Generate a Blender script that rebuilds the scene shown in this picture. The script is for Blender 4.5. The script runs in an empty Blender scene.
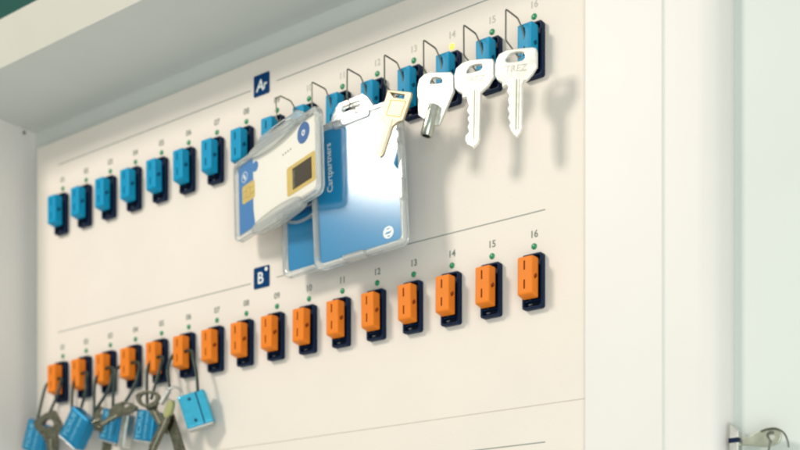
import bpy, bmesh, math, random
from mathutils import Vector, Matrix, Euler
random.seed(7)
S = bpy.context.scene
COL = S.collection
R = math.radians

# ------------------------------------------------------------ camera
CAM_P = Vector((0.70845, -0.52462, -0.31937)); YAW = 0.64275
cd = bpy.data.cameras.new('camera'); cam = bpy.data.objects.new('camera', cd); COL.objects.link(cam)
cam.location = CAM_P; cam.rotation_euler = (math.pi/2, 0, YAW)
cd.sensor_width = 36; cd.lens = 1201.88/800*36; cd.shift_y = (651.28-225)/800
cd.clip_start = 0.01; cd.clip_end = 50
cd.dof.use_dof = True; cd.dof.aperture_fstop = 8.2
_f = Vector((-math.sin(YAW), math.cos(YAW), 0))
cd.dof.focus_distance = (Vector((.385, -.016, -.08)) - CAM_P).dot(_f)
S.camera = cam
# ------------------------------------------------------------ world, lamps, exposure
W = bpy.data.worlds.new('World'); S.world = W; W.use_nodes = True
bg = W.node_tree.nodes['Background']; bg.inputs[1].default_value = .70
_n = W.node_tree.nodes; _l = W.node_tree.links       # soft uneven surroundings of a room: paler and darker directions
_t = _n.new('ShaderNodeTexCoord'); _z = _n.new('ShaderNodeTexNoise'); _z.inputs['Scale'].default_value = 1.7; _z.inputs['Detail'].default_value = 1.5
_r = _n.new('ShaderNodeValToRGB'); _r.color_ramp.elements[0].position = .36; _r.color_ramp.elements[1].position = .60
_r.color_ramp.elements[0].color = (.34, .40, .36, 1); _r.color_ramp.elements[1].color = (1.12, 1.18, 1.10, 1)
_l.new(_t.outputs['Generated'], _z.inputs['Vector']); _l.new(_z.outputs['Fac'], _r.inputs['Fac']); _l.new(_r.outputs['Color'], bg.inputs[0])
def area(name, loc, target, size, power, col):
    l = bpy.data.lights.new(name, 'AREA'); l.shape = 'RECTANGLE'; l.size = size[0]; l.size_y = size[1]; l.energy = power; l.color = col
    o = bpy.data.objects.new(name, l); COL.objects.link(o); o.location = loc
    o.rotation_euler = (Vector(target)-Vector(loc)).to_track_quat('-Z', 'Y').to_euler(); return o
area('key_light', (-.30, -1.12, .60), (.30, 0, -.08), (.27, .27), 11.8, (1, .905, .80))
area('added_fill', (1.12, -.85, -.50), (.50, 0, -.12), (.7, .9), 6.8, (.95, 1, .98))  # added fill without a seen source, lifts right wall and plug sides
S.view_settings.view_transform = 'Standard'; S.view_settings.look = 'None'
S.view_settings.exposure = 0; S.view_settings.gamma = 1
S.render.engine = 'CYCLES'
S.cycles.pixel_filter_type = 'BLACKMAN_HARRIS'; S.cycles.filter_width = 2.3
S.cycles.max_bounces = 14; S.cycles.transparent_max_bounces = 16

# ------------------------------------------------------------ materials
def mat(name, col, rough=.5, metal=0, noise=0, nscale=200, bump=0, bscale=1500, emit=0, coat=0, spec=None):
    m = bpy.data.materials.new(name); m.use_nodes = True; nt = m.node_tree; b = nt.nodes['Principled BSDF']
    b.inputs['Base Color'].default_value = (*col, 1); b.inputs['Roughness'].default_value = rough; b.inputs['Metallic'].default_value = metal
    if coat: b.inputs['Coat Weight'].default_value = coat; b.inputs['Coat Roughness'].default_value = .08
    if spec is not None: b.inputs['Specular IOR Level'].default_value = spec
    if emit: b.inputs['Emission Color'].default_value = (*col, 1); b.inputs['Emission Strength'].default_value = emit
    tc = nt.nodes.new('ShaderNodeTexCoord')
    if noise:
        n = nt.nodes.new('ShaderNodeTexNoise'); n.inputs['Scale'].default_value = nscale; n.inputs['Detail'].default_value = 4
        nt.links.new(tc.outputs['Object'], n.inputs['Vector'])
        r = nt.nodes.new('ShaderNodeValToRGB')
        r.color_ramp.elements[0].position = .3; r.color_ramp.elements[1].position = .7
        r.color_ramp.elements[0].color = (*[c*(1-noise) for c in col], 1); r.color_ramp.elements[1].color = (*[min(1, c*(1+noise)) for c in col], 1)
        nt.links.new(n.outputs['Fac'], r.inputs['Fac']); nt.links.new(r.outputs['Color'], b.inputs['Base Color'])
        mr = nt.nodes.new('ShaderNodeMapRange'); mr.inputs['To Min'].default_value = max(.02, rough-.06); mr.inputs['To Max'].default_value = rough+.08
        nt.links.new(n.outputs['Fac'], mr.inputs['Value']); nt.links.new(mr.outputs['Result'], b.inputs['Roughness'])
    if bump:
        n2 = nt.nodes.new('ShaderNodeTexNoise'); n2.inputs['Scale'].default_value = bscale; n2.inputs['Detail'].default_value = 3
        nt.links.new(tc.outputs['Object'], n2.inputs['Vector'])
        bp = nt.nodes.new('ShaderNodeBump'); bp.inputs['Strength'].default_value = bump; bp.inputs['Distance'].default_value = .0004
        nt.links.new(n2.outputs['Fac'], bp.inputs['Height']); nt.links.new(bp.outputs['Normal'], b.inputs['Normal'])
    return m
def clear(name, tint, rough, milky, ior=1.49):
    m = bpy.data.materials.new(name); m.use_nodes = True; nt = m.node_tree; nt.nodes.clear()
    out = nt.nodes.new('ShaderNodeOutputMaterial'); tr = nt.nodes.new('ShaderNodeBsdfTransparent'); tr.inputs[0].default_value = (*tint, 1)
    gl = nt.nodes.new('ShaderNodeBsdfGlossy'); gl.inputs['Roughness'].default_value = rough; gl.inputs[0].default_value = (1, 1, 1, 1)
    df = nt.nodes.new('ShaderNodeBsdfTranslucent'); df.inputs[0].default_value = (.85, .88, .84, 1)
    d2 = nt.nodes.new('ShaderNodeBsdfDiffuse'); d2.inputs[0].default_value = (.85, .88, .84, 1)
    lw = nt.nodes.new('ShaderNodeLayerWeight'); lw.inputs['Blend'].default_value = .5
    pw = nt.nodes.new('ShaderNodeMath'); pw.operation = 'POWER'; pw.inputs[1].default_value = 5.5; nt.links.new(lw.outputs['Facing'], pw.inputs[0])
    fr = nt.nodes.new('ShaderNodeMath'); fr.operation = 'MULTIPLY_ADD'; f0 = ((ior-1)/(ior+1))**2; fr.inputs[1].default_value = 1-f0; fr.inputs[2].default_value = f0
    nt.links.new(pw.outputs[0], fr.inputs[0])
    mm = nt.nodes.new('ShaderNodeMixShader'); mm.inputs[0].default_value = .5
    a = nt.nodes.new('ShaderNodeMixShader'); a.inputs[0].default_value = milky
    c = nt.nodes.new('ShaderNodeMixShader')
    nt.links.new(df.outputs[0], mm.inputs[1]); nt.links.new(d2.outputs[0], mm.inputs[2])
    nt.links.new(tr.outputs[0], a.inputs[1]); nt.links.new(mm.outputs[0], a.inputs[2])
    nt.links.new(fr.outputs[0], c.inputs[0]); nt.links.new(a.outputs[0], c.inputs[1]); nt.links.new(gl.outputs[0], c.inputs[2])
    nt.links.new(c.outputs[0], out.inputs[0]); return m
def glassy(name):
    m = mat(name, (.97, .985, .97), .06); b = m.node_tree.nodes['Principled BSDF']
    b.inputs['Transmission Weight'].default_value = .80; b.inputs['IOR'].default_value = 1.46; return m
M = dict(
    panel=mat('cream_powder_coat', (.765, .69, .62), .55, noise=.02, nscale=25, bump=.28, bscale=800),
    white=mat('white_powder_coat', (.74, .705, .675), .45, noise=.012, nscale=30, bump=.08, bscale=1400),
    grey=mat('grey_white_paint', (.63, .645, .615), .5, noise=.015, nscale=30, bump=.08, bscale=1200),
    lip=mat('shaded_lip_paint', (.55, .53, .47), .5, noise=.015, nscale=30, bump=.08, bscale=1200),  # same paint as the frame, dimmer light put into the colour
    wall=mat('pale_wall', (.64, .675, .64), .7, noise=.02, nscale=12, bump=.15, bscale=500),
    teal=mat('teal_wall', (.03, .15, .12), .8, noise=.05, nscale=6),
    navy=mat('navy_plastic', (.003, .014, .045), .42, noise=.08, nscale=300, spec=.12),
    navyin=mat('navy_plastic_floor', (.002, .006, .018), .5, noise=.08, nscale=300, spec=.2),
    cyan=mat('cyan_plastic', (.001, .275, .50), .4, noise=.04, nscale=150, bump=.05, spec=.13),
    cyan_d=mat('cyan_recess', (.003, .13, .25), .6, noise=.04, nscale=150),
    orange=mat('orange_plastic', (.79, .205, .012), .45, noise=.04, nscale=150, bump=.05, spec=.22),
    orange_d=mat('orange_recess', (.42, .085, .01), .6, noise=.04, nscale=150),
    led=mat('green_led', (.008, .26, .10), .25, noise=.08, nscale=300),
    ledy=mat('yellow_led', (.95, .8, .08), .3, emit=.8),
    print=mat('grey_print', (.16, .19, .17), .6),
    glare_print=mat('glare_paled_print', (.44, .42, .37), .5, noise=.12, nscale=700),  # same print as the other numbers, with glare paled into its colour
    dim=mat('dull_contact', (.22, .24, .25), .5),
    line=mat('line_print', (.23, .26, .24), .6),
    sign=mat('navy_sign', (.001, .040, .14), .55, noise=.05, nscale=200, spec=.05),
    ink=mat('white_ink', (.78, .80, .78), .5),
    wire=mat('steel_wire', (.20, .21, .17), .35, 1, noise=.1, nscale=400),
    cable=mat('dark_green_cable', (.012, .035, .028), .4, noise=.1, nscale=400),
    nickel=mat('nickel', (.93, .92, .87), .34, 1, noise=.03, nscale=250, bump=.08, bscale=900),
    tube=mat('tube_steel', (.50, .51, .45), .2, 1, noise=.1, nscale=250),
    nickel_d=mat('nickel_groove', (.30, .31, .25), .4, 1, noise=.05, nscale=250),
    steel=mat('worn_steel', (.185, .18, .135), .28, 1, noise=.2, nscale=420, bump=.15, bscale=900),
    stamp=mat('worn_stamp', (.93, .87, .78), .35, 1, noise=.08, nscale=900),
    brass=mat('pale_brass', (.66, .55, .39), .42, 1, noise=.05, nscale=250, bump=.1, bscale=900),
    blue_al=mat('blue_anodised', (.007, .215, .42), .34, .5, noise=.08, nscale=250, bump=.1, bscale=1200),
    blue_al_lit=mat('blue_anodised_lit', (.045, .42, .63), .32, .4, noise=.08, nscale=250, bump=.1, bscale=1200),  # lit copy of the padlock blue, brightness put into the colour
    blue_lt=mat('blue_engraving', (.16, .48, .66), .5, .2),
    blue_dk=mat('blue_groove', (.004, .10, .2), .5, .3),
    alu=mat('bare_aluminium', (.62, .63, .60), .35, 1, noise=.06, nscale=300),
    yel=mat('yellow_green_plastic', (.34, .34, .13), .5, noise=.06, nscale=200),
    red=mat('red_plastic', (.6, .1, .05), .5),
    palekey=mat('pale_key_metal', (.50, .52, .43), .3, .9, noise=.08, nscale=200),
    card_w=mat('card_white', (.93, .87, .79), .5, noise=.01, nscale=60),
    card_b=mat('card_blue', (.015, .18, .50), .45, noise=.02, nscale=60),
    card_c=mat('card_cyan', (.003, .215, .46), .45, noise=.05, nscale=30, spec=.2),
    card_n=mat('card_deep_blue', (.002, .11, .31), .45, noise=.05, nscale=30, spec=.2),
    seal=mat('card_seal_blue', (.012, .11, .37), .45),
    gold=mat('gold_contact', (.78, .54, .13), .42, .3, noise=.06, nscale=300),
    gold_d=mat('gold_contact_line', (.48, .33, .08), .5, .3),
    brown=mat('sensor_brown', (.045, .022, .005), .6, noise=.15, nscale=500, spec=.1),
    sheet=clear('clear_plastic_sheet', (.985, .99, .985), .125, .0, 1.38),
    rim=glassy('clear_plastic_rim'),
)

# ------------------------------------------------------------ mesh helpers (millimetres in, metres out; d = distance in front of the panel = -y)
K = .001
class MB:
    def __init__(s): s.v = []; s.f = []; s.sm = []
    def add(s, vs, fs, smooth=False, mx=None):
        n = len(s.v)
        for v in vs:
            v = Vector(v)
            if mx is not None: v = mx @ v
            s.v.append(v)
        for f in fs: s.f.append([i+n for i in f]); s.sm.append(smooth)
        return s
    def bm(s, bm, smooth=False, mx=None):
        bm.verts.ensure_lookup_table(); bm.verts.index_update()
        s.add([v.co.copy() for v in bm.verts], [[v.index for v in f.verts] for f in bm.faces], smooth, mx); bm.free(); return s
    def box(s, x0, x1, y0, y1, z0, z1, bev=0, seg=2, mx=None):
        bm = bmesh.new(); bmesh.ops.create_cube(bm, size=1)
        for v in bm.verts: v.co = Vector(((x0+x1)/2+v.co.x*(x1-x0), (y0+y1)/2+v.co.y*(y1-y0), (z0+z1)/2+v.co.z*(z1-z0)))
        if bev: bmesh.ops.bevel(bm, geom=bm.edges[:]+bm.verts[:], offset=bev, segments=seg, affect='EDGES', profile=.5, clamp_overlap=True)
        return s.bm(bm, False, mx)
    def plate(s, outline, holes=(), t=1, bev=0, yc=0, mx=None, res=1):
        cu = bpy.data.curves.new('tmp', 'CURVE'); cu.dimensions = '2D'; cu.fill_mode = 'BOTH'
        cu.extrude = max(.001, t/2-bev); cu.bevel_depth = bev; cu.bevel_resolution = res; cu.offset = -bev
        for pts in [outline, *holes]:
            sp = cu.splines.new('POLY'); sp.points.add(len(pts)-1); sp.use_cyclic_u = True
            for p, q in zip(sp.points, pts): p.co = (q[0], q[1], 0, 1)
        T = Matrix(((1, 0, 0, 0), (0, 0, -1, yc), (0, 1, 0, 0), (0, 0, 0, 1)))
        return s.curve(cu, T if mx is None else mx @ T)
    def curve(s, cu, mx):
        o = bpy.data.objects.new('tmp', cu); COL.objects.link(o)
        dg = bpy.context.evaluated_depsgraph_get(); me = bpy.data.meshes.new_from_object(o.evaluated_get(dg))
        s.add([v.co.copy() for v in me.vertices], [list(p.vertices) for p in me.polygons], False, mx)
        bpy.data.objects.remove(o); bpy.data.meshes.remove(me); bpy.data.curves.remove(cu); return s
    def text(s, txt, size, x, z, yc=0, t=.12, rot=0, bold=0, sx=1, shear=0):
        cu = bpy.data.curves.new('tmp', 'FONT'); cu.body = txt; cu.size = size; cu.align_x = 'CENTER'; cu.align_y = 'CENTER'
        cu.extrude = t/2; cu.offset = bold; cu.shear = shear
        T = Matrix(((1, 0, 0, 0), (0, 0, -1, 0), (0, 1, 0, 0), (0, 0, 0, 1)))
        return s.curve(cu, Matrix.Translation((x, yc, z)) @ Matrix.Rotation(R(-rot), 4, 'Y') @ T @ Matrix.Diagonal((sx, 1, 1, 1)))
    def tube(s, pts, r, n=10, smooth=True, closed=False, sub=6):
        P = [Vector(p) for p in pts]
        if smooth:
            Q = []
            m = len(P)
            for i in range(m if closed else m-1):
                a, b, c, e = P[(i-1) % m] if closed or i else P[0], P[i], P[(i+1) % m], P[(i+2) % m] if closed or i+2 < m else P[-1]
                for k in range(sub):
                    t = k/sub; Q.append(.5*((2*b)+(c-a)*t+(2*a-5*b+4*c-e)*t*t+(3*b-a-3*c+e)*t**3))
            if not closed: Q.append(P[-1])
            P = Q
        vs, fs = [], []; m = len(P); prev = None
        for i, p in enumerate(P):
            t = (P[(i+1) % m]-P[(i-1) % m]) if closed else (P[min(i+1, m-1)]-P[max(i-1, 0)])
            t.normalize()
            if prev is None: u = t.cross(Vector((.3, .2, .93))).normalized()
            else: u = (prev-t*prev.dot(t)).normalized()
            prev = u; w = t.cross(u)
            for k in range(n):
                a = 2*math.pi*k/n; vs.append(p+r*(math.cos(a)*u+math.sin(a)*w))
        for i in range(m if closed else m-1):
            j = (i+1) % m
            for k in range(n): fs.append((i*n+k, i*n+(k+1) % n, j*n+(k+1) % n, j*n+k))
        if not closed: fs.append(tuple(range(n))[::-1]); fs.append(tuple((m-1)*n+k for k in range(n)))
        return s.add(vs, fs, True)
    def lathe(s, prof, axis_o, axis_d, n=24):
        o = Vector(axis_o); d = Vector(axis_d).normalized(); u = d.cross(Vector((.31, .11, .9))).normalized(); w = d.cross(u)
        vs, fs = [], []
        for h, r in prof:
            for k in range(n):
                a = 2*math.pi*k/n; vs.append(o+d*h+r*(math.cos(a)*u+math.sin(a)*w))
        for i in range(len(prof)-1):
            for k in range(n): fs.append((i*n+k, i*n+(k+1) % n, (i+1)*n+(k+1) % n, (i+1)*n+k))
        fs.append(tuple(range(n))[::-1]); fs.append(tuple((len(prof)-1)*n+k for k in range(n)))
        return s.add(vs, fs, True)
    def build(s, name, m, parent=None, cut=None):
        me = bpy.data.meshes.new(name); me.from_pydata([v*K for v in s.v], [], s.f)
        for p, q in zip(me.polygons, s.sm): p.use_smooth = q
        ms = m if isinstance(m, (list, tuple)) else [m]
        for x in ms: me.materials.append(x)
        bm = bmesh.new(); bm.from_mesh(me); bmesh.ops.remove_doubles(bm, verts=bm.verts, dist=1e-7); bmesh.ops.recalc_face_normals(bm, faces=bm.faces); bm.to_mesh(me); bm.free()
        o = bpy.data.objects.new(name, me); COL.objects.link(o)
        if cut is not None:
            c = cut.build('tmp', ms[-1]); md = o.modifiers.new('b', 'BOOLEAN'); md.object = c; md.operation = 'DIFFERENCE'; md.solver = 'EXACT'
            md.material_mode = 'TRANSFER'
            dg = bpy.context.evaluated_depsgraph_get(); m2 = bpy.data.meshes.new_from_object(o.evaluated_get(dg))
            o.modifiers.clear(); o.data = m2; m2.name = name; bpy.data.objects.remove(c)
        bm = bmesh.new(); bm.from_mesh(o.data)
        for e in bm.edges:
            if len(e.link_faces) == 2 and e.calc_face_angle(0) > R(40): e.smooth = False
        bm.to_mesh(o.data); bm.free()
        if parent: o.parent = parent
        return o
def thing(name, label, cat, loc=(0, 0, 0), rot=(0, 0, 0), group=None):
    o = bpy.data.objects.new(name, None); COL.objects.link(o); o.empty_display_size = .01
    o.location = [c*K for c in loc]; o.rotation_euler = [R(a) for a in rot]
    o['label'] = label; o['category'] = cat
    if group: o['group'] = group
    return o
def structure(o): o['kind'] = 'structure'; return o
def cp(o, parent=None, loc=None):
    c = o.copy(); COL.objects.link(c)
    if parent: c.parent = parent
    if loc is not None: c.location = [q*K for q in loc]
    return c
def cp_tree(o, parent, loc=None):
    c = cp(o, parent, loc)
    for ch in list(o.children): cp_tree(ch, c)
    return c
def rrect(x0, x1, z0, z1, r, n=6):
    P = []
    for cx, cz, a0 in ((x1-r, z1-r, 0), (x0+r, z1-r, 90), (x0+r, z0+r, 180), (x1-r, z0+r, 270)):
        for k in range(n+1):
            a = R(a0+90*k/n); P.append((cx+r*math.cos(a), cz+r*math.sin(a)))
    return P
def circ(x, z, r, n=28, sx=1): return [(x+r*sx*math.cos(2*math.pi*k/n), z+r*math.sin(2*math.pi*k/n)) for k in range(n)]
def smooth(pts, sub=4):
    P = [Vector((*p, 0)) for p in pts]; m = len(P); Q = []
    for i in range(m):
        a, b, c, e = P[i-1], P[i], P[(i+1) % m], P[(i+2) % m]
        for k in range(sub):
            t = k/sub; v = .5*((2*b)+(c-a)*t+(2*a-5*b+4*c-e)*t*t+(3*b-a-3*c+e)*t**3); Q.append((v.x, v.y))
    return Q

# ------------------------------------------------------------ setting
ROWB = -115.64
o = MB().box(480, 1500, 12, 42, -900, 700).build('wall', M['wall']); structure(o)
o = MB().box(-2600, 900, 900, 930, -1600, 1600).build('backdrop_wall', M['teal']); structure(o)

# ------------------------------------------------------------ the key cabinet
cab = thing('key_cabinet', 'cream metal key cabinet with two rows of numbered key sockets', 'key cabinet')
def part(mb, name, m, parent=cab): return mb.build(name, m, parent)
part(MB().box(-4, 428.6, 0, 4, -195.65, 34.6, .2), 'back_panel', M['panel'])
part(MB().box(-4, 428.6, 0, 4, -360, -196.0, .2), 'back_panel', M['panel'])
part(MB().box(-4, 428, .45, 3.5, -196.2, -195.4), 'panel_seam', M['panel'])
part(MB().box(-19, 494, 7, 9, -360, 51), 'rear_plate', M['grey'])
part(MB().box(-19, -15.4, -66, 7, -360, 51), 'side_wall', M['white'])
part(MB().box(-19, 495, -65.6, 9, 51, 53), 'top_plate', M['grey'])
lip = MB(); lip.add([(x, y, z) for x in (-22, 495) for y, z in ((-66, 50.6), (-65.6, 53.1), (-68.4, 77), (-71.5, 77))], [(0, 1, 2, 3), (7, 6, 5, 4), (0, 3, 7, 4), (3, 2, 6, 7), (2, 1, 5, 6), (1, 0, 4, 5)]); part(lip, 'front_lip', M['lip'])
part(MB().box(-19, 495, -65.2, 9, 75, 76.4), 'top_cover', M['grey'])
part(MB().box(429.3, 470.2, -2, 6, -360, 50.9, .6), 'frame_strip', M['white'])
part(MB().box(470.2, 471.4, -1.5, 6, -360, 50.9), 'frame_gap', M['grey'])
prof = [(471.4, 6), (471.4, -2)]
for k in range(13):
    a = R(-90+90*k/12); prof.append((487.5+12*math.cos(a), 10+12*math.sin(a)))
prof += [(499.5, 11.9), (490, 11.9), (490, 6)]
cm = MB(); n = len(prof)
cm.add([(x, y, -360) for x, y in prof]+[(x, y, 50.9) for x, y in prof], [(i, (i+1) % n, n+(i+1) % n, n+i) for i in range(n)]+[tuple(range(n)), tuple(range(n, 2*n))[::-1]], True)
part(cm, 'corner_post', M['white'])
# small screw head in the left top corner
part(MB().lathe([(0, 1.1), (.5, 1.1), (.8, .6)], (-14.6, -3, 47.8), (1, 0, 0), 14), 'screw_head', M['steel'])

# printed rules
def rule(z, spans):
    m = MB()
    for a, b in spans: m.box(a, b, -.08, .3, z-.28, z+.28)
    return part(m, 'printed_line', M['line'])
for z in (17.6, ROWB+17.2): rule(z, ((19.5, 203.5), (224.5, 406.3)))
rule(-214.7, ((19.5, 203.5), (224.5, 406.3)))
# row signs
for ch, z in (('A', 18.7), ('B', ROWB+19.4)):
    s = MB().plate(rrect(206.3, 219, z-6.35, z+6.35, .9), (), .5, .08, -.2).build('row_sign', M['sign'], cab)
    t = MB().text(ch, 9.6, 211.9 if ch == 'B' else 211.4, z-.7, -.5, .1, 0, .12, .92, .15 if ch == 'A' else 0)
    t.build('letter', M['ink'], s)
    if ch == 'B': MB().plate(circ(216.6, z+4.2, 1.15, 18), (), .1, 0, -.5).build('dot', M['ink'], s)
    else: MB().text('r', 7.4, 215.4, z-.9, -.5, .1, 0, .15, .9, .15).build('letter', M['ink'], s)
# sockets and indicator lights
sock = MB().plate(rrect(-5.1, 6.5, -32.2, -4.6, 1.4), [rrect(-3.9, 5.3, -31.0, -5.8, .9)], 3.6, .45, -1.8, res=2).build('key_socket', M['navy'], cab)
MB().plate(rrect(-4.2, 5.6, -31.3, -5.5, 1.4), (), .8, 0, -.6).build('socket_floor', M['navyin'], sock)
MB().box(-2.6, -.6, -1.2, -.9, -29.5, -29.1).build('contact_mark', M['dim'], sock)
MB().box(-3.95, 5.35, -2.6, -.9, -28.3, -27.7, .1).build('socket_rib', M['navy'], sock)
led = MB().lathe([(0, 1.55), (.3, 1.55), (.65, 1.2), (.85, .6)], (0, 0, 0), (0, -1, 0), 18).build('indicator_light', M['led'], cab)
first = True
for row, z in (('A', 0), ('B', ROWB)):
    for k in range(1, 17):
        loc = (25*k, 0, z)
        if first: sock.location = [c*K for c in loc]; led.location = [c*K for c in loc]; first = False
        else:
            cp_tree(sock, cab, loc); l = cp(led, cab, loc)
            if row == 'A' and k == 14:
                l.data = led.data.copy(); l.data.materials[0] = M['ledy']; l['label'] = 'lit yellow indicator light'
        MB().text('%02d' % k, 5.0, 25*k-.1, z+6.1, -.06, .1, 0, .09, .95).build('slot_number', M['glare_print'] if row == 'A' and k > 9 else M['print'], cab)

# ------------------------------------------------------------ key plugs
def plug_body(m, dk):
    bm = bmesh.new(); bmesh.ops.create_cube(bm, size=1)
    # x -3.6..5.0, y -1..-10.2, z -27.9..-7.8, front lower edge cut back
    for v in bm.verts:
        v.co = Vector((.7+v.co.x*8.7, -7.3+v.co.y*6.0, -17.7+v.co.z*20.0))
    for v in bm.verts:
        if v.co.y < -8 and v.co.z < -20: v.co.z += 1.2
    bmesh.ops.bevel(bm, geom=bm.edges[:], offset=.75, segments=2, affect='EDGES', profile=.6, clamp_overlap=True)
    b = MB().bm(bm, False)
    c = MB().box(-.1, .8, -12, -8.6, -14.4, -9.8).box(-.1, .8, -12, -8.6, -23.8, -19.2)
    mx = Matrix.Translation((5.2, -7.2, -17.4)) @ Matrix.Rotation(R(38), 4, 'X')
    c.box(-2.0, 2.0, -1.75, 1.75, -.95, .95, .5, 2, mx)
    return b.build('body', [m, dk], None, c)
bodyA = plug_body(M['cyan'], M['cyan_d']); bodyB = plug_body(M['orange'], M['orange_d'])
stem = MB().box(-2.0, 3.4, -4.5, -.85, -26, -9.4, .2).build('stem', M['navyin'])
# bent wire loop of the keys on the right, in slot coordinates
wires = {}
def wire(pts): return MB().tube(pts, .42, 8, True, False, 5)
def bend(pts, r=.9):           # soften corners of a bent wire
    P = [Vector(p) for p in pts]; Q = [P[0]]
    for a, b, c in zip(P, P[1:], P[2:]):
        u = (a-b); w = (c-b); rr = min(r, u.length/2.2, w.length/2.2)
        Q += [b+u.normalized()*rr, b+(u.normalized()+w.normalized())*rr*.25, b+w.normalized()*rr]
    return Q+[P[-1]]
def tube_wire(pts, r=.42): return MB().tube(bend(pts), r, 8, False)
WSTD = [(.3, -9, -19.2), (.3, -11, -11.8), (-2.3, -12, -5.1), (-3.0, -22, -4.6), (-3.0, -22, -19.8), (1.3, -20.4, -26.4), (3.2, -19.2, -29.6), (2.6, -17.6, -27.5)]
WIRES = {10: [(.3, -9, -19.2), (.4, -11, -11.5), (-4.2, -11, -4.2), (-10.3, -13, -.4), (-5.6, -22, -6.1), (-4.9, -22.5, -17.6), (-1.5, -23.6, -22.0), (1.2, -25.6, -21.2)],
         11: [(.3, -9, -19.2), (.3, -11, -11.8), (-2.3, -12, -5.1), (-3.5, -22, -4.6), (-4.0, -21, -19.8), (-5.4, -17, -27.4), (-6.6, -13, -28.4)],
         12: [(.3, -9, -19.2), (.3, -11, -11.8), (-2.3, -12, -5.1), (-3.4, -22, -4.6), (-3.4, -22, -19.8), (.4, -23.6, -25.6), (2.2, -27.0, -28.4), (2.4, -24, -29.4)],
         13: [(.3, -9, -19.2), (.3, -11, -11.8), (-2.3, -12, -5.1), (-3.0, -22, -4.6), (-3.0, -22, -19.8), (5.5, -27.4, -29.0), (10.0, -29.6, -33.2), (9.4, -26, -31.6)]}
numword = ['', '01', '02', '03', '04', '05', '06', '07', '08', '09', '10', '11', '12', '13', '14', '15', '16']
WHAT = {10: 'white smart card', 11: 'half hidden blue card', 12: 'glaring blue card', 13: 'small brass key', 14: 'tubular key', 15: 'second notched silver key from right', 16: 'rightmost notched silver key'}
for k in range(1, 17):
    n = numword[k]
    if k <= 9: lab = 'bright blue plug without a wire, upper row, ' + ('under' if k < 9 else 'beside the white card, under') + ' number ' + n
    else: lab = 'blue plug with bent steel wire holding the ' + WHAT[k] + ', upper row'
    p = thing('key_plug', lab, 'key plug', (25*k, 0, 0), (0, random.uniform(-.7, .7), random.uniform(-1, 1)), 'blue key plugs in the upper row')
    (cp(bodyA, p) if k > 1 else setattr(bodyA, 'parent', p))
    (cp(stem, p) if k > 1 else setattr(stem, 'parent', p))
    if k >= 10: tube_wire(WIRES.get(k, WSTD)).build('wire_loop', M['wire'], p)
CABLES = {1: [[(4.0, -7.2, -17.4), (9.0, -8, -18.6), (11.6, -11, -23.5), (9.6, -13, -33), (0.2, -16.2, -50.4)], [(-2.8, -7.2, -17.4), (-6.6, -9, -21), (-8.0, -11, -30), (-11.6, -12.5, -45.2)]],
          2: [[(4.0, -7.2, -17.4), (10.5, -8, -18), (13.4, -11, -23.4), (15.6, -13, -32), (11.0, -13, -42.0)], [(-2.8, -7.2, -17.4), (-.6, -9, -21), (.4, -12, -29), (.2, -12.5, -50)]],
          3: [[(4.0, -7.2, -17.4), (11.5, -8, -18.2), (15.2, -11, -24.5), (12.6, -13, -35), (1.2, -14.5, -47)], [(-2.8, -7.2, -17.4), (-1.6, -9, -21), (-1.2, -12, -29), (-1.2, -12.5, -52)]],
          4: [[(4.0, -7.2, -17.4), (12.0, -8, -19), (16.0, -12, -27.5), (13.2, -14, -37), (9.4, -17.6, -46)], [(-2.8, -7.2, -17.4), (-5.4, -9, -19), (-6.1, -12, -24), (-8.0, -12.5, -46)]],
          5: [[(4.0, -7.2, -17.4), (9.5, -8, -18.4), (12.2, -12, -26), (11.4, -15, -36), (10.0, -17.6, -46.6)], [(-2.8, -7.2, -17.4), (-.6, -9, -20), (-.3, -12, -28), (.6, -12.5, -50)]],
          6: [[(4.0, -7.2, -17.4), (10.5, -8, -18.2), (15.6, -11, -24.5), (19.6, -12, -35), (21.8, -13, -46)], [(-2.8, -7.2, -17.4), (-3.6, -9, -18.5), (-4.6, -12, -24), (-5.6, -12.5, -30), (-.6, -15, -42.0)]]}
HOLD = {1: 'a triangular-headed key, first from left', 2: 'a tilted blue padlock, second from left', 3: 'the mostly hidden keys, third from left', 4: 'an oval-headed key, fourth from left', 5: 'a pair of crossed keys, fifth from left', 6: 'the rightmost blue padlock, sixth from left'}
for k in range(1, 17):
    n = numword[k]
    lab = ('orange plug with dark cable to ' + HOLD[k]) if k <= 6 else 'orange plug with nothing hanging from it, lower row, under number ' + n
    p = thing('key_plug', lab, 'key plug', (25*k, 0, ROWB), (0, random.uniform(-.7, .7), random.uniform(-1, 1)), 'orange key plugs in the lower row')
    (cp(bodyB, p) if k > 1 else setattr(bodyB, 'parent', p))
    cp(stem, p)
    if k <= 6:
        for pts in CABLES[k]: MB().tube(pts, 1.0, 10).build('cable', M['cable'], p)

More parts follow.
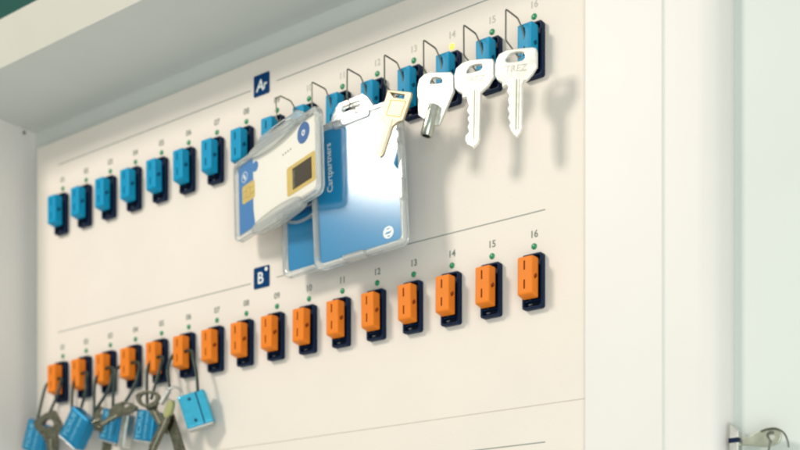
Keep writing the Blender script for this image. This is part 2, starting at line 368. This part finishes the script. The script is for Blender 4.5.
# ------------------------------------------------------------ keys on the upper row
def key(label, loc, yaw, outline, holes, m, t=2.3, bev=.45, rot=(0, 0), group='silver keys on the upper row', round_=False):
    k = thing('key', label, 'key', loc, (rot[0], rot[1], yaw), group)
    ol = smooth(outline, 3) if round_ else outline
    MB().plate(ol, holes, t, bev, 0).build('blank', m, k)
    return k
k16 = key('rightmost silver key with notched blade, hanging from the last wire of the upper row', (404.3, -20, -29), 12,
    [(-12.4, .6), (-10.9, 2.8), (-7.2, 4), (-.5, 3.5), (6.1, 2.6), (7.8, 1.9), (8.3, 0), (8.3, -7.1), (6.1, -10), (3.1, -12.8), (1.5, -13), (1, -13.9), (.9, -35.3), (0, -37.1), (-2.1, -39.4), (-3.3, -38.7), (-4.9, -36.2), (-5.9, -33.5), (-5.2, -32.2), (-6.4, -29.5), (-5.5, -27.7), (-6.7, -25.1), (-5.7, -23.3), (-6.4, -20.7), (-5.7, -18.8), (-6.7, -16.7), (-6.2, -14.4), (-7.2, -13.2), (-9.3, -13.8), (-9.3, -11.8), (-11.9, -9.8), (-13, -7.6), (-13, -2.2)],
    [smooth([(-7.5, -.6), (-6.2, 1), (-3.1, 1.8), (1.3, 1), (2.3, -.5), (2.1, -1.9), (0, -2.7), (-6.2, -2.1)], 3)], M['nickel'])
k15 = key('silver key with notched blade hanging second from right in the upper row', (380.5, -20, -27.4), 12,
    [(-13.5, -1.8), (-12.4, 1.5), (-9.1, 3.6), (-4.3, 4.1), (2.7, 3.2), (6.9, 2.3), (7.7, .9), (7.7, -6.5), (4.8, -10.4), (1.6, -12.6), (.8, -13.1), (0, -36.5), (-1.1, -38.3), (-3.5, -40.1), (-6.4, -38.3), (-7.5, -36.1), (-7.5, -33.6), (-5.6, -31.7), (-6.4, -29.3), (-5.4, -27.5), (-6.4, -25.3), (-5.4, -23.5), (-6.7, -21.2), (-5.6, -18.9), (-6.4, -16.3), (-6.7, -14.2), (-9.1, -14.2), (-9.1, -12.2), (-11.8, -10.2), (-13.2, -8.4)],
    [smooth([(-6.7, -1.4), (-5.4, .3), (-2.7, 1), (1.3, .5), (1.3, -1.3), (-.5, -2.1), (-5.9, -2.3)], 3)], M['nickel'])
for kk, xs in ((k16, ((-1.6, .7), (-.3, .35))), (k15, ((-2.2, .7), (-.9, .35)))):
    for x, w in xs:
        mx = Matrix.Rotation(R(1.0), 4, 'Y')
        MB().box(x-w/2, x+w/2, -1.16, -.9, -36, -11.5, 0, 2, mx).build('blade_groove', M['nickel_d'], kk)
for kk, x0, txt in ((k16, -2.2, 'TREZ'), (k15, -2.6, 'TREZ')):
    MB().text(txt, 4.6, x0, -6.2, -1.12, .06, -6, .06, 1.05).build('stamped_word', M['stamp'], kk)
k14 = key('silver tubular key with long plain head hanging third from right in the upper row', (354.9, -20, -26.6), 12,
    [(-11.2, -1.9), (-10.1, 2), (-7.3, 4), (-3.9, 4.3), (7.6, 2.1), (9, .2), (9, -7.9), (6.1, -13.5), (3.3, -19.1), (1.1, -23.5), (-1.1, -23.6), (-3.9, -20.8), (-7.8, -19), (-10.6, -16.5), (-11.2, -8.1)],
    [smooth([(-3.9, -1), (-2.8, 1.1), (1.9, .1), (2.5, -2.3), (-3, -1.7)], 2)], M['nickel'])
MB().lathe([(0, 2.2), (.4, 3.0), (3, 3.1), (3.2, 2.9), (4, 2.9), (4.2, 3.2), (15.5, 3.2), (16.2, 2.8), (16.2, 2.0), (13, 1.9)], (-1.4, -1.4, -13.2), (-.26, -.08, -1), 26).build('tube', M['tube'], k14)
tb = MB()
for a in (-20, 45): tb.box(-.25, .25, -3.35, -3.0, -15.9, -5, 0, 2, Matrix.Translation((-1.4, -1.4, -13.2)) @ Matrix.Rotation(R(15), 4, 'Y') @ Matrix.Rotation(R(a), 4, 'Z'))
tb.build('tube_groove', M['nickel_d'], k14)
k13 = key('small pale brass cabinet key tilting to the left in front of the blue card', (335.3, -28, -31.3), 12,
    [(-5.2, 2.9), (7.6, -.8), (8.1, -1.4), (7.8, -3.1), (3.1, -14.7), (0, -15), (-2.7, -16.6), (-7.9, -30.1), (-9.9, -31.6), (-12.4, -28.3), (-7, -14.7), (-8.7, -12.6), (-10.1, -10.7), (-5.8, 2.2)],
    [[(-3.8, 1), (4, -1.6), (3.8, -3.4), (-2, -1.7)]], M['brass'], 1.9)
mx = Matrix.Rotation(R(21), 4, 'Y')
MB().box(1.7, 2.8, -1.0, -.8, -31, -13, 0, 2, mx).build('blade_groove', M['nickel_d'], k13)
MB().plate([(-3.8, -2.6), (5.2, -5), (1.8, -12.8), (-6.6, -10.2)], [[(-3.4, -3.1), (4.6, -5.2), (1.5, -12.3), (-6.1, -9.9)]], .1, 0, -.98).build('stamped_outline', M['gold_d'], k13)

# ------------------------------------------------------------ card holders and cards
def holder(label, loc, rot, w, h, tabx, tabw, tabh, slot, t=4.2):
    o = thing('card_holder', label, 'card holder', loc, rot, 'clear plastic card holders')
    ring_o = rrect(0, w, 0, h, 4.5, 8); ring_i = rrect(3.0, w-3.0, 3.0, h-3.0, 2.5, 6)
    MB().plate(ring_o, [ring_i], t, .7, 0, None, 2).build('rim', M['rim'], o)
    MB().plate(rrect(2.2, w-2.2, 2.2, h-2.2, 3, 6), (), .5, 0, -t/2+.6).build('front_sheet', M['sheet'], o)
    a, b = tabx-tabw/2, tabx+tabw/2
    tabo = [(a-7, h-1.2), (a-2, h+1), (a+1, h+tabh*.7), (a+4, h+tabh), (b-4, h+tabh), (b-1, h+tabh*.7), (b+2, h+1), (b+7, h-1.2)]
    MB().plate(tabo, [rrect(tabx-slot/2, tabx+slot/2, h+tabh*.32, h+tabh*.32+3, 1.2)], t*.7, .5, 0, None, 2).build('hanging_tab', M['rim'], o)
    return o
# tall holder with the blue card
h2 = holder('upright clear holder with the glaring blue card, behind the small brass key', (276.8, -24.5, -111.5), (-1.2, -4, 3), 60.5, 79, 29, 24, 9, 12)
MB().plate(rrect(19.5, 33.5, .9, 3.6, .6), (), 5.2, .4, 0).build('clip', M['rim'], h2)
MB().plate(rrect(57.5, 60, 24, 35, .6), (), 5.4, .4, 0).build('clip', M['rim'], h2)
MB().plate(rrect(57.5, 60, 54, 62, .6), (), 5.4, .4, 0).build('clip', M['rim'], h2)
MB().plate(rrect(17, 41, 74, 78, 1), (), 5.0, .4, 0).build('top_ridge', M['rim'], h2)
MB().plate(rrect(.6, 2.2, 8, 46, .6), (), 5.2, .3, 0).build('side_ridge', M['rim'], h2)
c2 = thing('id_card', 'blue card with vertical white lettering inside the upright holder with the white glare', 'card', (276.8, -24.5, -111.5), (-1.2, -4, 3), 'plastic cards in clear holders')
MB().plate(rrect(3.2, 57.2, 3.4, 76, 3, 6), (), .8, .1, .2).build('card_body', M['card_c'], c2)
MB().text('Cartpartners', 5.2, 12.0, 55, -.32, .08, 90, .04).build('lettering', M['ink'], c2)
em = MB().plate(circ(48.5, 9.2, 3.3, 28), [[(45.9, 8.6), (47.6, 9.6), (49.6, 9.5), (51.2, 10.6), (49.8, 8.6), (47.8, 8.4)], [(46.6, 11.0), (48.4, 11.5), (50.2, 11.2), (48.4, 10.7)], [(47.2, 7.2), (48.8, 7.5), (50.2, 7.2), (48.6, 6.7)]], .08, 0, -.32)
em.build('emblem', M['ink'], c2)
# holder further back with a second blue card
h3 = holder('clear holder with plain blue card, mostly hidden behind the other two holders', (242.3, -12.4, -106.2), (0, -2, 0), 60.5, 76, 22, 20, 7, 10)
MB().plate(smooth([(5, 37), (5, 31.5), (12, 28.6), (22, 29.5), (30, 33), (30, 37)], 4), [smooth([(7, 36), (7, 32.4), (12.5, 30.2), (21.5, 31), (28, 34), (28, 36)], 4)], .9, .3, -2.2).build('thumb_notch', M['rim'], h3)
c3 = thing('id_card', 'plain blue card in the holder that hangs behind the other two', 'card', (242.3, -12.4, -106.2), (0, -2, 0), 'plastic cards in clear holders')
MB().plate(rrect(3.2, 57.2, 3.4, 72.6, 3, 6), (), .8, .1, .2).build('card_body', M['card_c'], c3)
MB().plate(rrect(3.4, 57, 34, 72.4, 2.5, 6), (), .06, 0, -.28).build('dark_print', M['card_n'], c3)
# front holder with white chip card, turned so that its right end stands out
L1, R1 = (204.2, -12, -78.0), (0, -2.6, -15.5)
h1 = holder('clear holder with the white chip card, leftmost and nearest the viewer', L1, R1, 90, 47.2, 50, 46, 5.4, 14)
MB().plate(smooth([(20, .5), (26, 4.5), (50, 6.2), (68, 4.6), (72, .6), (66, -2.2), (40, -3.2), (24, -2)], 4), (), 5.2, .7, 0, None, 2).build('thumb_notch', M['rim'], h1)
MB().plate(smooth([(18, 46), (24, 42.4), (44, 41), (64, 43), (70, 46.4), (62, 49.5), (40, 49.8), (24, 48.4)], 4), (), 5.0, .6, 0, None, 2).build('thumb_notch', M['rim'], h1)
c1 = thing('id_card', 'white chip card with blue left band, gold contact and dark square sensor', 'card', L1, R1, 'plastic cards in clear holders')
MB().plate(rrect(3.2, 87.2, 2.4, 44.6, 3, 6), (), .8, .1, .2).build('card_body', M['card_w'], c1)
band = [(3.3, 5), (4, 2.9), (6, 2.6), (21.5, 2.6), (20.6, 8), (19.6, 14), (19.6, 22), (20.2, 30), (20.0, 38), (20.4, 44.3), (6, 44.3), (3.6, 43)]
MB().plate(band, (), .06, 0, -.26).build('blue_band', M['card_b'], c1)
ch = MB().plate(rrect(7.5, 21.5, 20.8, 31.4, 1.6), (), .1, 0, -.32).build('gold_contact', M['gold'], c1)
g = MB()
for z in (24.2, 27.8): g.box(7.7, 12.2, -.45, -.36, z-.15, z+.15); g.box(16.8, 21.3, -.45, -.36, z-.15, z+.15)
g.plate(rrect(12.2, 16.8, 23, 29.2, 1.4), [rrect(12.5, 16.5, 23.3, 28.9, 1.2)], .08, 0, -.4); g.build('contact_lines', M['gold_d'], ch)
sq = MB().plate(rrect(56, 84.4, 8.4, 24.6, 1.6), (), .12, 0, -.32).build('gold_frame', M['gold'], c1)
MB().plate(rrect(62, 81, 10.6, 22.4, .4), (), .12, 0, -.42).build('sensor', M['brown'], sq)
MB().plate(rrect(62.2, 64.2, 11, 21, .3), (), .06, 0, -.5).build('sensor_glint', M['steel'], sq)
se = MB().plate(circ(73.6, 38.2, 5.7, 30, 1.06), (), .06, 0, -.3).build('seal', M['seal'], c1)
MB().plate(circ(73.6, 38.2, 1.7, 16), [circ(73.6, 38.2, .7, 12)], .06, 0, -.36).build('seal_mark', M['ink'], se)
for x, z, r in ((10.5, 36.4, 3.1),):
    e = MB().plate(circ(x, z, r, 22, 1.1), [circ(x, z, r-.4, 22, 1.1)], .06, 0, -.32); e.box(x-1.6, x+.2, -.35, -.29, z-.5, z+1.7); e.box(x-.2, x+1.3, -.35, -.29, z-1.9, z+.3); e.build('white_emblem', M['ink'], c1)
e = MB().plate(circ(22.6, 38.4, 3.0, 22, 1.1), (), .06, 0, -.32).build('blue_dot', M['card_b'], c1)
fm = MB()
for i, x in enumerate((52, 54.6, 57.2, 59.8)): fm.box(x, x+1.2, -.29, -.22, 33.4+.1*i, 34.3+.1*i)
fm.build('faint_print', M['line'], c1)

# ------------------------------------------------------------ padlocks and keys on the lower row
def padlock(label, loc, yaw, roll, w, h, cx, cz, text=True, t=9, front=False, plate=False):
    p = thing('padlock', label, 'padlock', loc, (0, -roll, yaw), 'blue metal padlocks under the lower row')
    x0, x1, z0, z1 = cx-w/2, cx+w/2, cz-h/2, cz+h/2
    cut = MB()
    if front:
        cut.box(x0+w*.68-.45, x0+w*.68+.45, -t/2-2, -t/2+.8, z0-2, z1+2)
        for q in (.18, .82): cut.lathe([(-2, 1.1), (1.0, 1.1), (1.3, .6)], (x0+w*.40, -t/2-.1, z1-h*q), (0, 1, 0), 14)
        cut.lathe([(-5, 1.3), (3, 1.3)], (x0+w*.62, 0, z1+1), (0, 0, -1), 12)
    else:
        cut.lathe([(-5, 1.3), (3, 1.3)], (cx, 0, z1+1), (0, 0, -1), 12)
    MB().box(x0, x1, -t/2, t/2, z0, z1, 1.5, 3).build('body', [M['blue_al_lit' if front else 'blue_al'], M['blue_dk']], p, cut)
    MB().box(x0+.7, x1-.7, -t/2+.7, t/2-.7, z0-.9, z0+.3, .25).build('base_plate', M['alu'], p)
    if text:
        MB().text('TCXUE', 5.6, x0+w*.30, cz, -t/2-.02, .06, 90, .06, 1.0).build('engraved_word', M['blue_lt'], p)
        MB().text('CTVOP NAAN', 2.9, x0+w*.66, cz+.6, -t/2-.02, .06, 90, .05, .95).build('engraved_word', M['blue_lt'], p)
    if plate: MB().box(x1+.3, x1+7.5, -3.2, 3.6, z0-1.5, z1-.5, 1.2, 3).build('steel_case', M['alu'], p)
    return p
def unroll(cx, cz, roll):      # centre in the traced frame -> centre in the rolled frame
    a = R(-roll); return cx*math.cos(a)-cz*math.sin(a), cx*math.sin(a)+cz*math.cos(a)
padlock('brightly lit blue padlock with two dimples and a groove, rightmost below orange plugs', (164.8, -13, -161.9), 34, 17.3, 17, 21, *unroll(4.2, -10, 17.3), text=False, front=True)
padlock('engraved blue padlock at the far left, cut by the lower picture edge', (14.8, -13, -160.6), 0, -22, 21, 22, *unroll(.6, -12.5, -22))
padlock('strongly tilted engraved blue padlock, second from left', (62.9, -14, -157.5), 4, -36, 19.5, 23, *unroll(-3.4, -14.0, -36))
padlock('engraved blue padlock with grey steel case behind the oval-headed key', (92.2, -13, -162.3), -6, -15.5, 20, 20.5, *unroll(2.8, -11.6, -15.5), plate=True)
padlock('dark blue engraved padlock behind the two crossed keys', (124.9, -13, -166.3), 0, -12, 17, 19.5, *unroll(2.4, -11.2, -12))
GL = 'worn keys hanging under the lower row'
k1 = key('worn steel key with triangular head at the far left', (33.3, -19.5, -166.7), 15, smooth([(-9.9, 2.7), (4.1, 9.1), (8.2, 6.8), (13.1, -2.9), (8.2, -7.3), (9.0, -10.8), (8.2, -30.8), (1.6, -30.5), (0, -12.8), (-8.3, -2.8)], 3), [smooth([(-3.7, .9), (3.3, 3.3), (5.9, -1.4), (-1.6, -2.1)], 3)], M['steel'], 2.2, .3, group=GL)
def groove(k, x0, z0, x1, z1, w=.9, t=2.2):
    a = math.atan2(x1-x0, z1-z0); L = math.hypot(x1-x0, z1-z0)
    MB().box(-w/2, w/2, -t/2-.06, -t/2+.2, 0, L, 0, 2, Matrix.Translation((x0, 0, z0)) @ Matrix.Rotation(a, 4, 'Y')).build('blade_groove', M['nickel_d'], k)
k3 = key('worn key half hidden behind the second padlock from left', (79.6, -13, -163.1), 15, [(-2.8, 2.6), (1, 4.2), (5, 2.2), (9, -2), (10.8, -7), (8, -13.5), (9.2, -22), (6, -34), (1.5, -33), (3, -20), (-1, -10.5), (-4.2, -4)], [circ(2.2, .2, 1.6, 14)], M['steel'], 2.2, .3, group=GL)
MB().plate(circ(7.0, -5.4, 2.3, 16), (), 2.6, .4, 0).build('red_tag', M['red'], k3)
key('dark key pointing right, low between the second and fourth padlocks', (86, -18, -172), 25, [(-5, 1.5), (0, 3), (4, 1), (4.5, -3), (12, -13), (10.5, -15), (8, -13), (6.6, -13.2), (1, -5.2), (-4, -4)], [circ(-.6, -.6, 1.3, 12)], M['steel'], 2, .25, rot=(10, 0), group=GL)
groove(k1, 3.6, -10, 5.2, -30)
k4 = key('oval-headed steel key with its blade pointing down left', (115.5, -20.5, -163.4), 15, [(-13.2, -3.0), (-8.3, .8), (-2.3, 2.0), (3.7, .6), (8.2, -2.2), (7.4, -4.3), (1.5, -6.4), (-3.8, -6.7), (-7.5, -8.3), (-9.5, -8.4), (-11, -10), (-13, -9.8), (-14.5, -11.6), (-18.1, -12.6), (-20.4, -10.8), (-13.0, -6.4)], [smooth([(-2.6, -.6), (0, .4), (2.4, -.8), (0, -2.2)], 3)], M['steel'], 2.2, .35, group=GL)
groove(k4, -7, -6.6, -18.6, -11.4)
key('round-headed worn key in front of the dark blue padlock', (139.8, -21, -163.3), 15, smooth([(-11.7, 2.2), (-10.2, 4.5), (-4.4, 5.6), (2.9, 4.1), (5.8, .8), (3.6, -4), (-2.9, -5.4), (-9.5, -2.4)], 3), [smooth([(-8.0, 2.4), (-4, 3.7), (1.8, 2.6), (2.2, -1.0), (-3.6, -2.8), (-7.8, -1)], 3)], M['steel'], 2.2, .35, group=GL)
k5 = key('worn key with toothed blade pointing down right below the round-headed one', (139.8, -18.5, -163.3), 15, [(-6, -3.4), (-2, -3.2), (1.2, -3.6), (1.4, -4.6), (.6, -5.4), (4.6, -10), (5.0, -11.5), (6.4, -12.4), (6.4, -14), (8.0, -15), (7.6, -17), (9.2, -18.4), (8.6, -22), (5, -19.5), (-4.6, -6.6), (-6.4, -5)], (), M['steel'], 2.2, .3, group=GL)
groove(k5, -1, -6, 6.4, -19.2)
k6 = key('key with yellow green head cap and toothed blade pointing down left', (153.2, -20, -166.1), 15, [(-1.5, -6), (1.8, -9), (.4, -12.5), (-10.2, -32), (-14.8, -31), (-13.4, -28), (-13.6, -26), (-11.6, -24.4), (-11.4, -22.2), (-9.6, -21), (-9.2, -18.8), (-7.6, -17.6), (-7.0, -15.4), (-4.6, -12)], (), M['steel'], 2, .25, group=GL)
groove(k6, -.6, -10, -12, -31, .9, 2)
MB().plate(smooth([(2.4, .6), (4.2, -2.2), (2.6, -7.6), (-.6, -10.6), (-3.0, -8), (-.8, -2.2)], 4), (), 3.6, 1.0, 0, None, 3).build('head_cap', M['yel'], k6)
MB().plate([(-5.8, -.8), (.4, 7.2), (2.2, 5.6), (-3.6, -2.2)], (), 3.2, .5, -1).build('highlight_bar', M['alu'], k6)  # pale bar standing in for the white highlight on this key
key('dark steel key crossing behind the yellow green capped key', (153.2, -15.5, -166.1), 15, [(-5, -8), (0, -7), (1.4, -11), (8.2, -30), (7, -33), (1.5, -32), (-1.6, -22), (-5.6, -13)], (), M['steel'], 2, .25, group=GL)
rg = thing('key_ring', 'small steel split ring beside the rightmost blue padlock', 'key ring', (155.2, -17, -161.6), (0, 0, 40))
MB().tube([(5.0*math.cos(a), .35*math.sin(a/2), 4.4*math.sin(a)) for a in [2*math.pi*i/20 for i in range(20)]], .75, 10, True, True, 3).build('ring', M['alu'], rg)

# ------------------------------------------------------------ lock on the cabinet's side and the key in it
lk = MB()
lk.plate([(0, -14), (4.4, -14), (4.4, 4.2), (3.6, 5.4), (0, 8.6)], (), 5, .5, 0).build('lock', M['alu'], cab).location = (.5008, .0045, -.2239)
lk2 = MB().box(-.2, 4.6, -2.8, 2.6, -.9, 1.3, .2).build('lock_band', M['navy'], cab); lk2.location = (.5008, .0045, -.2239)
dk = thing('key', 'pale key sticking out sideways from the lock on the cabinet side', 'key', (503.2, 4.5, -224.2), (0, 0, 0))
MB().plate(smooth([(0, -1.6), (3, -1.9), (6.5, -2.2), (10, -3.2), (15, -3.8), (19.5, -2.6), (21, .6), (19.6, 3.2), (15.4, 4.2), (10.8, 3.6), (7, 1.9), (3, 1.5), (0, 1.4)], 3), [smooth([(14, .2), (16, 1.6), (18.2, .6), (16.4, -.8)], 3)], 1.8, .3, 0).build('blank', M['palekey'], dk)
MB().tube([(14.8, .4, -6), (16.0, -1.2, -1.5), (15.0, -1.6, 1.5), (17.0, -1.2, 2.6), (18.2, 1.5, .2), (15.6, 1.2, -2)], .5, 8).build('wire_loop', M['wire'], dk)
MB().tube([(11.8, -1.1, 3.4), (15, -1.4, 4.1), (19, -1.4, 3.8), (22.4, -1.3, 1.4), (24.0, -1.2, -2.2), (24.4, -1.2, -5)], .4, 8).build('wire_hook', M['wire'], dk)
